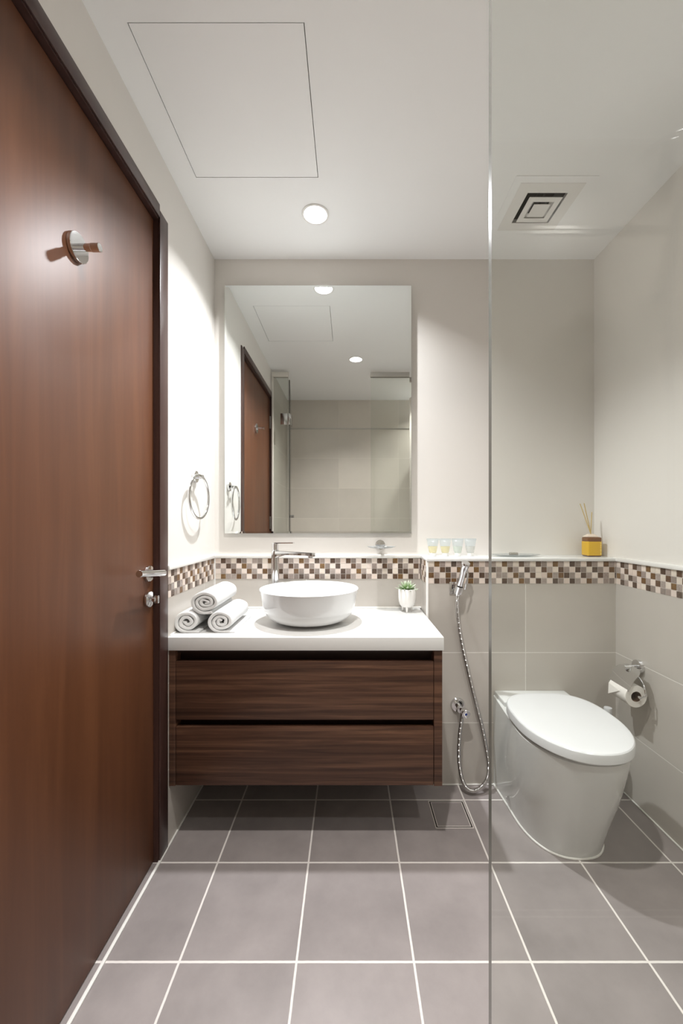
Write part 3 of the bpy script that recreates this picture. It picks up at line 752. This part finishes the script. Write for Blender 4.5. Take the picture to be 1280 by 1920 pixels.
# ------------------------------------------------------------------ toilet
tc = .768
def lerp_tab(tab, z):
    for (a, va_), (b_, vb) in zip(tab, tab[1:]):
        if z <= b_:
            t_ = (z-a)/(b_-a); return va_+(vb-va_)*t_
    return tab[-1][1]
WT = [(0, .1425), (.02, .1435), (.06, .148), (.10, .154), (.15, .161), (.20, .167), (.25, .171), (.32, .174), (.40, .175)]
FT = [(0, 1.333), (.05, 1.318), (.1, 1.302), (.2, 1.266), (.3, 1.233), (.36, 1.215), (.40, 1.207)]
WBT = [(0, .152), (.1, .152), (.2, .153), (.40, .153)]
YC = [(0, 1.56), (.1, 1.52), (.2, 1.47), (.4, 1.42)]
def tsec(z, inset=0):
    w_ = lerp_tab(WT, z)-inset; f = lerp_tab(FT, z)+inset; wbk = lerp_tab(WBT, z)-inset; yc = lerp_tab(YC, z); pts = []
    ny = 10; yb = HW-.001
    for k in range(ny):                       # left side from wall forward
        t_ = k/ny; y = yb+(yc-yb)*t_; s = t_; pts.append((tc-(wbk+(w_-wbk)*s), y))
    for k in range(33):
        a = PI-PI*k/32; ca, sa = math.cos(a), math.sin(a); ex = .80+.12*min(1, z/.3)
        pts.append((tc+w_*math.copysign(abs(ca)**ex, ca), yc-(yc-f)*abs(sa)**ex))
    for k in range(ny, 0, -1):
        t_ = (k-1)/ny; y = yb+(yc-yb)*t_; s = t_; pts.append((tc+(wbk+(w_-wbk)*s), y))
    return [Vector((x, y, z)) for x, y in pts]
to = root('toilet', (tc, 1.46, 0), 'white floor-standing toilet with closed lid behind the glass panel', 'toilet')
zs = [.0005, .004, .02, .04, .06, .08, .10, .13, .16, .19, .22, .26, .30, .34, .37, .378, .382]
rings = [tsec(z) for z in zs]+[tsec(.3845, .004), tsec(.385, .010)]
obj('bowl_body', sweep(nb(), rings), 'ceramic_t', to, angle=50)
b = nb(); box(b, tc-.150, tc+.150, 1.600, HW-.001, .375, .404, .005, 3); obj('rear_deck', b, 'ceramic_t', to)
def lsec(z, inset, wmax=.179, front=1.192, back=1.632):
    yc = 1.425; pts = []; n = 64
    for k in range(n):
        a = 2*PI*k/n; ca, sa = math.cos(a), math.sin(a)
        if sa < 0: x = (wmax-inset)*math.copysign(abs(ca)**.94, ca); y = yc-(yc-front-inset)*abs(sa)**.94
        else: x = (wmax-inset)*math.copysign(abs(ca)**.60, ca); y = yc+(back-inset-yc)*abs(sa)**.62
        if sa > 0: x *= 1-.10*abs(sa)**1.5
        pts.append(Vector((tc+x, y, z)))
    return pts
obj('seat', sweep(nb(), [lsec(.3853, .021), lsec(.386, .018), lsec(.3955, .018), lsec(.3960, .021)]), 'plastic', to)
rings = [lsec(.3965, .006), lsec(.3970, .002), lsec(.399, 0), lsec(.4215, .0005), lsec(.426, .0020), lsec(.4290, .0050), lsec(.4305, .010), lsec(.4312, .02), lsec(.4316, .045), lsec(.432, .09), lsec(.432, .15)]
obj('lid', sweep(nb(), rings), 'plastic', to, angle=22)
b = nb(); base = tsec(.002); n = len(base)
pts = [p+Vector((0, 0, .0015)) for p in base]; tube(b, pts, .0045, 8); obj('floor_sealant', b, 'caulk', to)
b = nb(); p = Vector((tc-.1495, 1.56, .05)); cyl(b, p+Vector((.006, 0, 0)), p+Vector((-.008, -.003, 0)), .0075, .0065, seg=20); obj('bolt_cap', b, 'chrome', to)

# toilet brush
qx2, qy2 = 1.066, 1.655
tb_ = root('toilet_brush', (qx2, qy2, .0005), 'white toilet brush handle rising behind the toilet in the corner', 'toilet brush')
b = lathe(nb(), [(0, 0), (.042, 0), (.044, .002), (.042, .18), (.040, .182), (.012, .182), (0, .182)], (qx2, qy2, .0005), 32); obj('holder', b, 'plastic', tb_)
b = lathe(nb(), [(0, .182), (.008, .182), (.008, .31), (.0145, .322), (.0155, .352), (.0145, .3565), (0, .3575)], (qx2, qy2, .0005), 24); obj('handle', b, 'plastic', tb_)

# ------------------------------------------------------------------ toilet paper holder and roll
mz, my = .555, 1.573
XT = XR-.004
ph_ = root('toilet_roll_holder', (XT, my, mz), 'chrome toilet roll holder with a cover plate on the right wall', 'toilet roll holder')
b = nb(); cyl(b, (XT-.0003, my, mz), (XT-.014, my, mz), .027, bev=.0012, seg=40); cyl(b, (XT-.014, my, mz), (XT-.062, my-.002, mz-.002), .008, seg=20, bev=.001); obj('wall_mount', b, 'chrome', ph_)
rc = Vector((1.079, 1.560, .4645)); RL = .05
b = nb(); hy_ = my-.083
tube(b, spline([(XT-.030, my-.02, mz-.018), (XT-.034, hy_+.018, mz-.045), (XT-.040, hy_, mz-.070), (rc.x+.022, hy_-.001, rc.z+.012), (rc.x, hy_, rc.z+.004)], 6), .0032, 10)
tube(b, [(XT-.014, my-.012, mz-.016), (XT-.030, my-.02, mz-.018)], .0035, 10)
cyl(b, (rc.x, hy_-.002, rc.z+.004), (rc.x, rc.y+RL+.01, rc.z+.004), .005, seg=16); obj('spindle', b, 'chrome', ph_)
# cover: a bent sheet, rounded at the top corners
b = nb(); rows = []; ns = 16; nv = 12
for i in range(ns+1):
    t_ = i/ns; X = 1.104-.058*t_-.006*math.sin(PI*t_); Z = .560-.074*t_+.007*math.sin(PI*t_)
    k_ = .026*max(0, 1-t_/.32)**2
    rows.append([Vector((X, 1.502+k_+(1.622-k_-1.502-k_)*j/nv, Z)) for j in range(nv+1)])
nr = Vector((-.0009, 0, -.0007))
for off in (Vector((0, 0, 0)), nr*1.2):
    vs = [[b.verts.new(p+off) for p in r_] for r_ in rows]
    for a_, c_ in zip(vs, vs[1:]):
        for j in range(nv): b.faces.new((a_[j], a_[j+1], c_[j+1], c_[j]))
    if off.length == 0: v0 = vs
lo = [v0[i][0] for i in range(ns+1)]+[v0[ns][j] for j in range(1, nv+1)]+[v0[i][nv] for i in range(ns-1, -1, -1)]+[v0[0][j] for j in range(nv-1, 0, -1)]
hi = [vs[i][0] for i in range(ns+1)]+[vs[ns][j] for j in range(1, nv+1)]+[vs[i][nv] for i in range(ns-1, -1, -1)]+[vs[0][j] for j in range(nv-1, 0, -1)]
for i in range(len(lo)): b.faces.new((lo[i], lo[(i+1) % len(lo)], hi[(i+1) % len(lo)], hi[i]))
obj('cover_plate', b, 'chrome', ph_)
rr_ = root('toilet_roll', rc-Vector((0, 0, .041)), 'white toilet roll with a folded triangular end on the chrome holder', 'toilet roll')
b = nb(); ro, ri = .041, .0195; n = 48; y0, y1 = rc.y-RL, rc.y+RL
def circ(r_, y): return [Vector((rc.x+r_*math.cos(2*PI*k/n), y, rc.z+r_*math.sin(2*PI*k/n))) for k in range(n)]
sweep(b, [circ(ri, y0), circ(ro-.001, y0), circ(ro, y0+.001), circ(ro, y1-.001), circ(ro-.001, y1), circ(ri, y1)], cyclic=True); obj('paper', b, 'paper', rr_)
b = nb(); sweep(b, [circ(ri-.001, y0+.0005), circ(ri-.0002, y0+.0005), circ(ri-.0002, y1-.0005), circ(ri-.001, y1-.0005)], cyclic=True); obj('core', b, 'card', rr_)
b = nb(); xx = rc.x-ro-.0015
tri = [Vector((xx+.003, y1-.002, rc.z+.016)), Vector((xx+.001, y0+.030, rc.z+.010)), Vector((xx-.003, y1-.008, rc.z-.026))]
A = [b.verts.new(p) for p in tri]; B = [b.verts.new(p+Vector((-.0012, 0, 0))) for p in tri]
b.faces.new(A); b.faces.new(B)
for i in range(3): b.faces.new((A[i], A[(i+1) % 3], B[(i+1) % 3], B[i]))
obj('folded_end', b, 'paper', rr_, smooth=False)
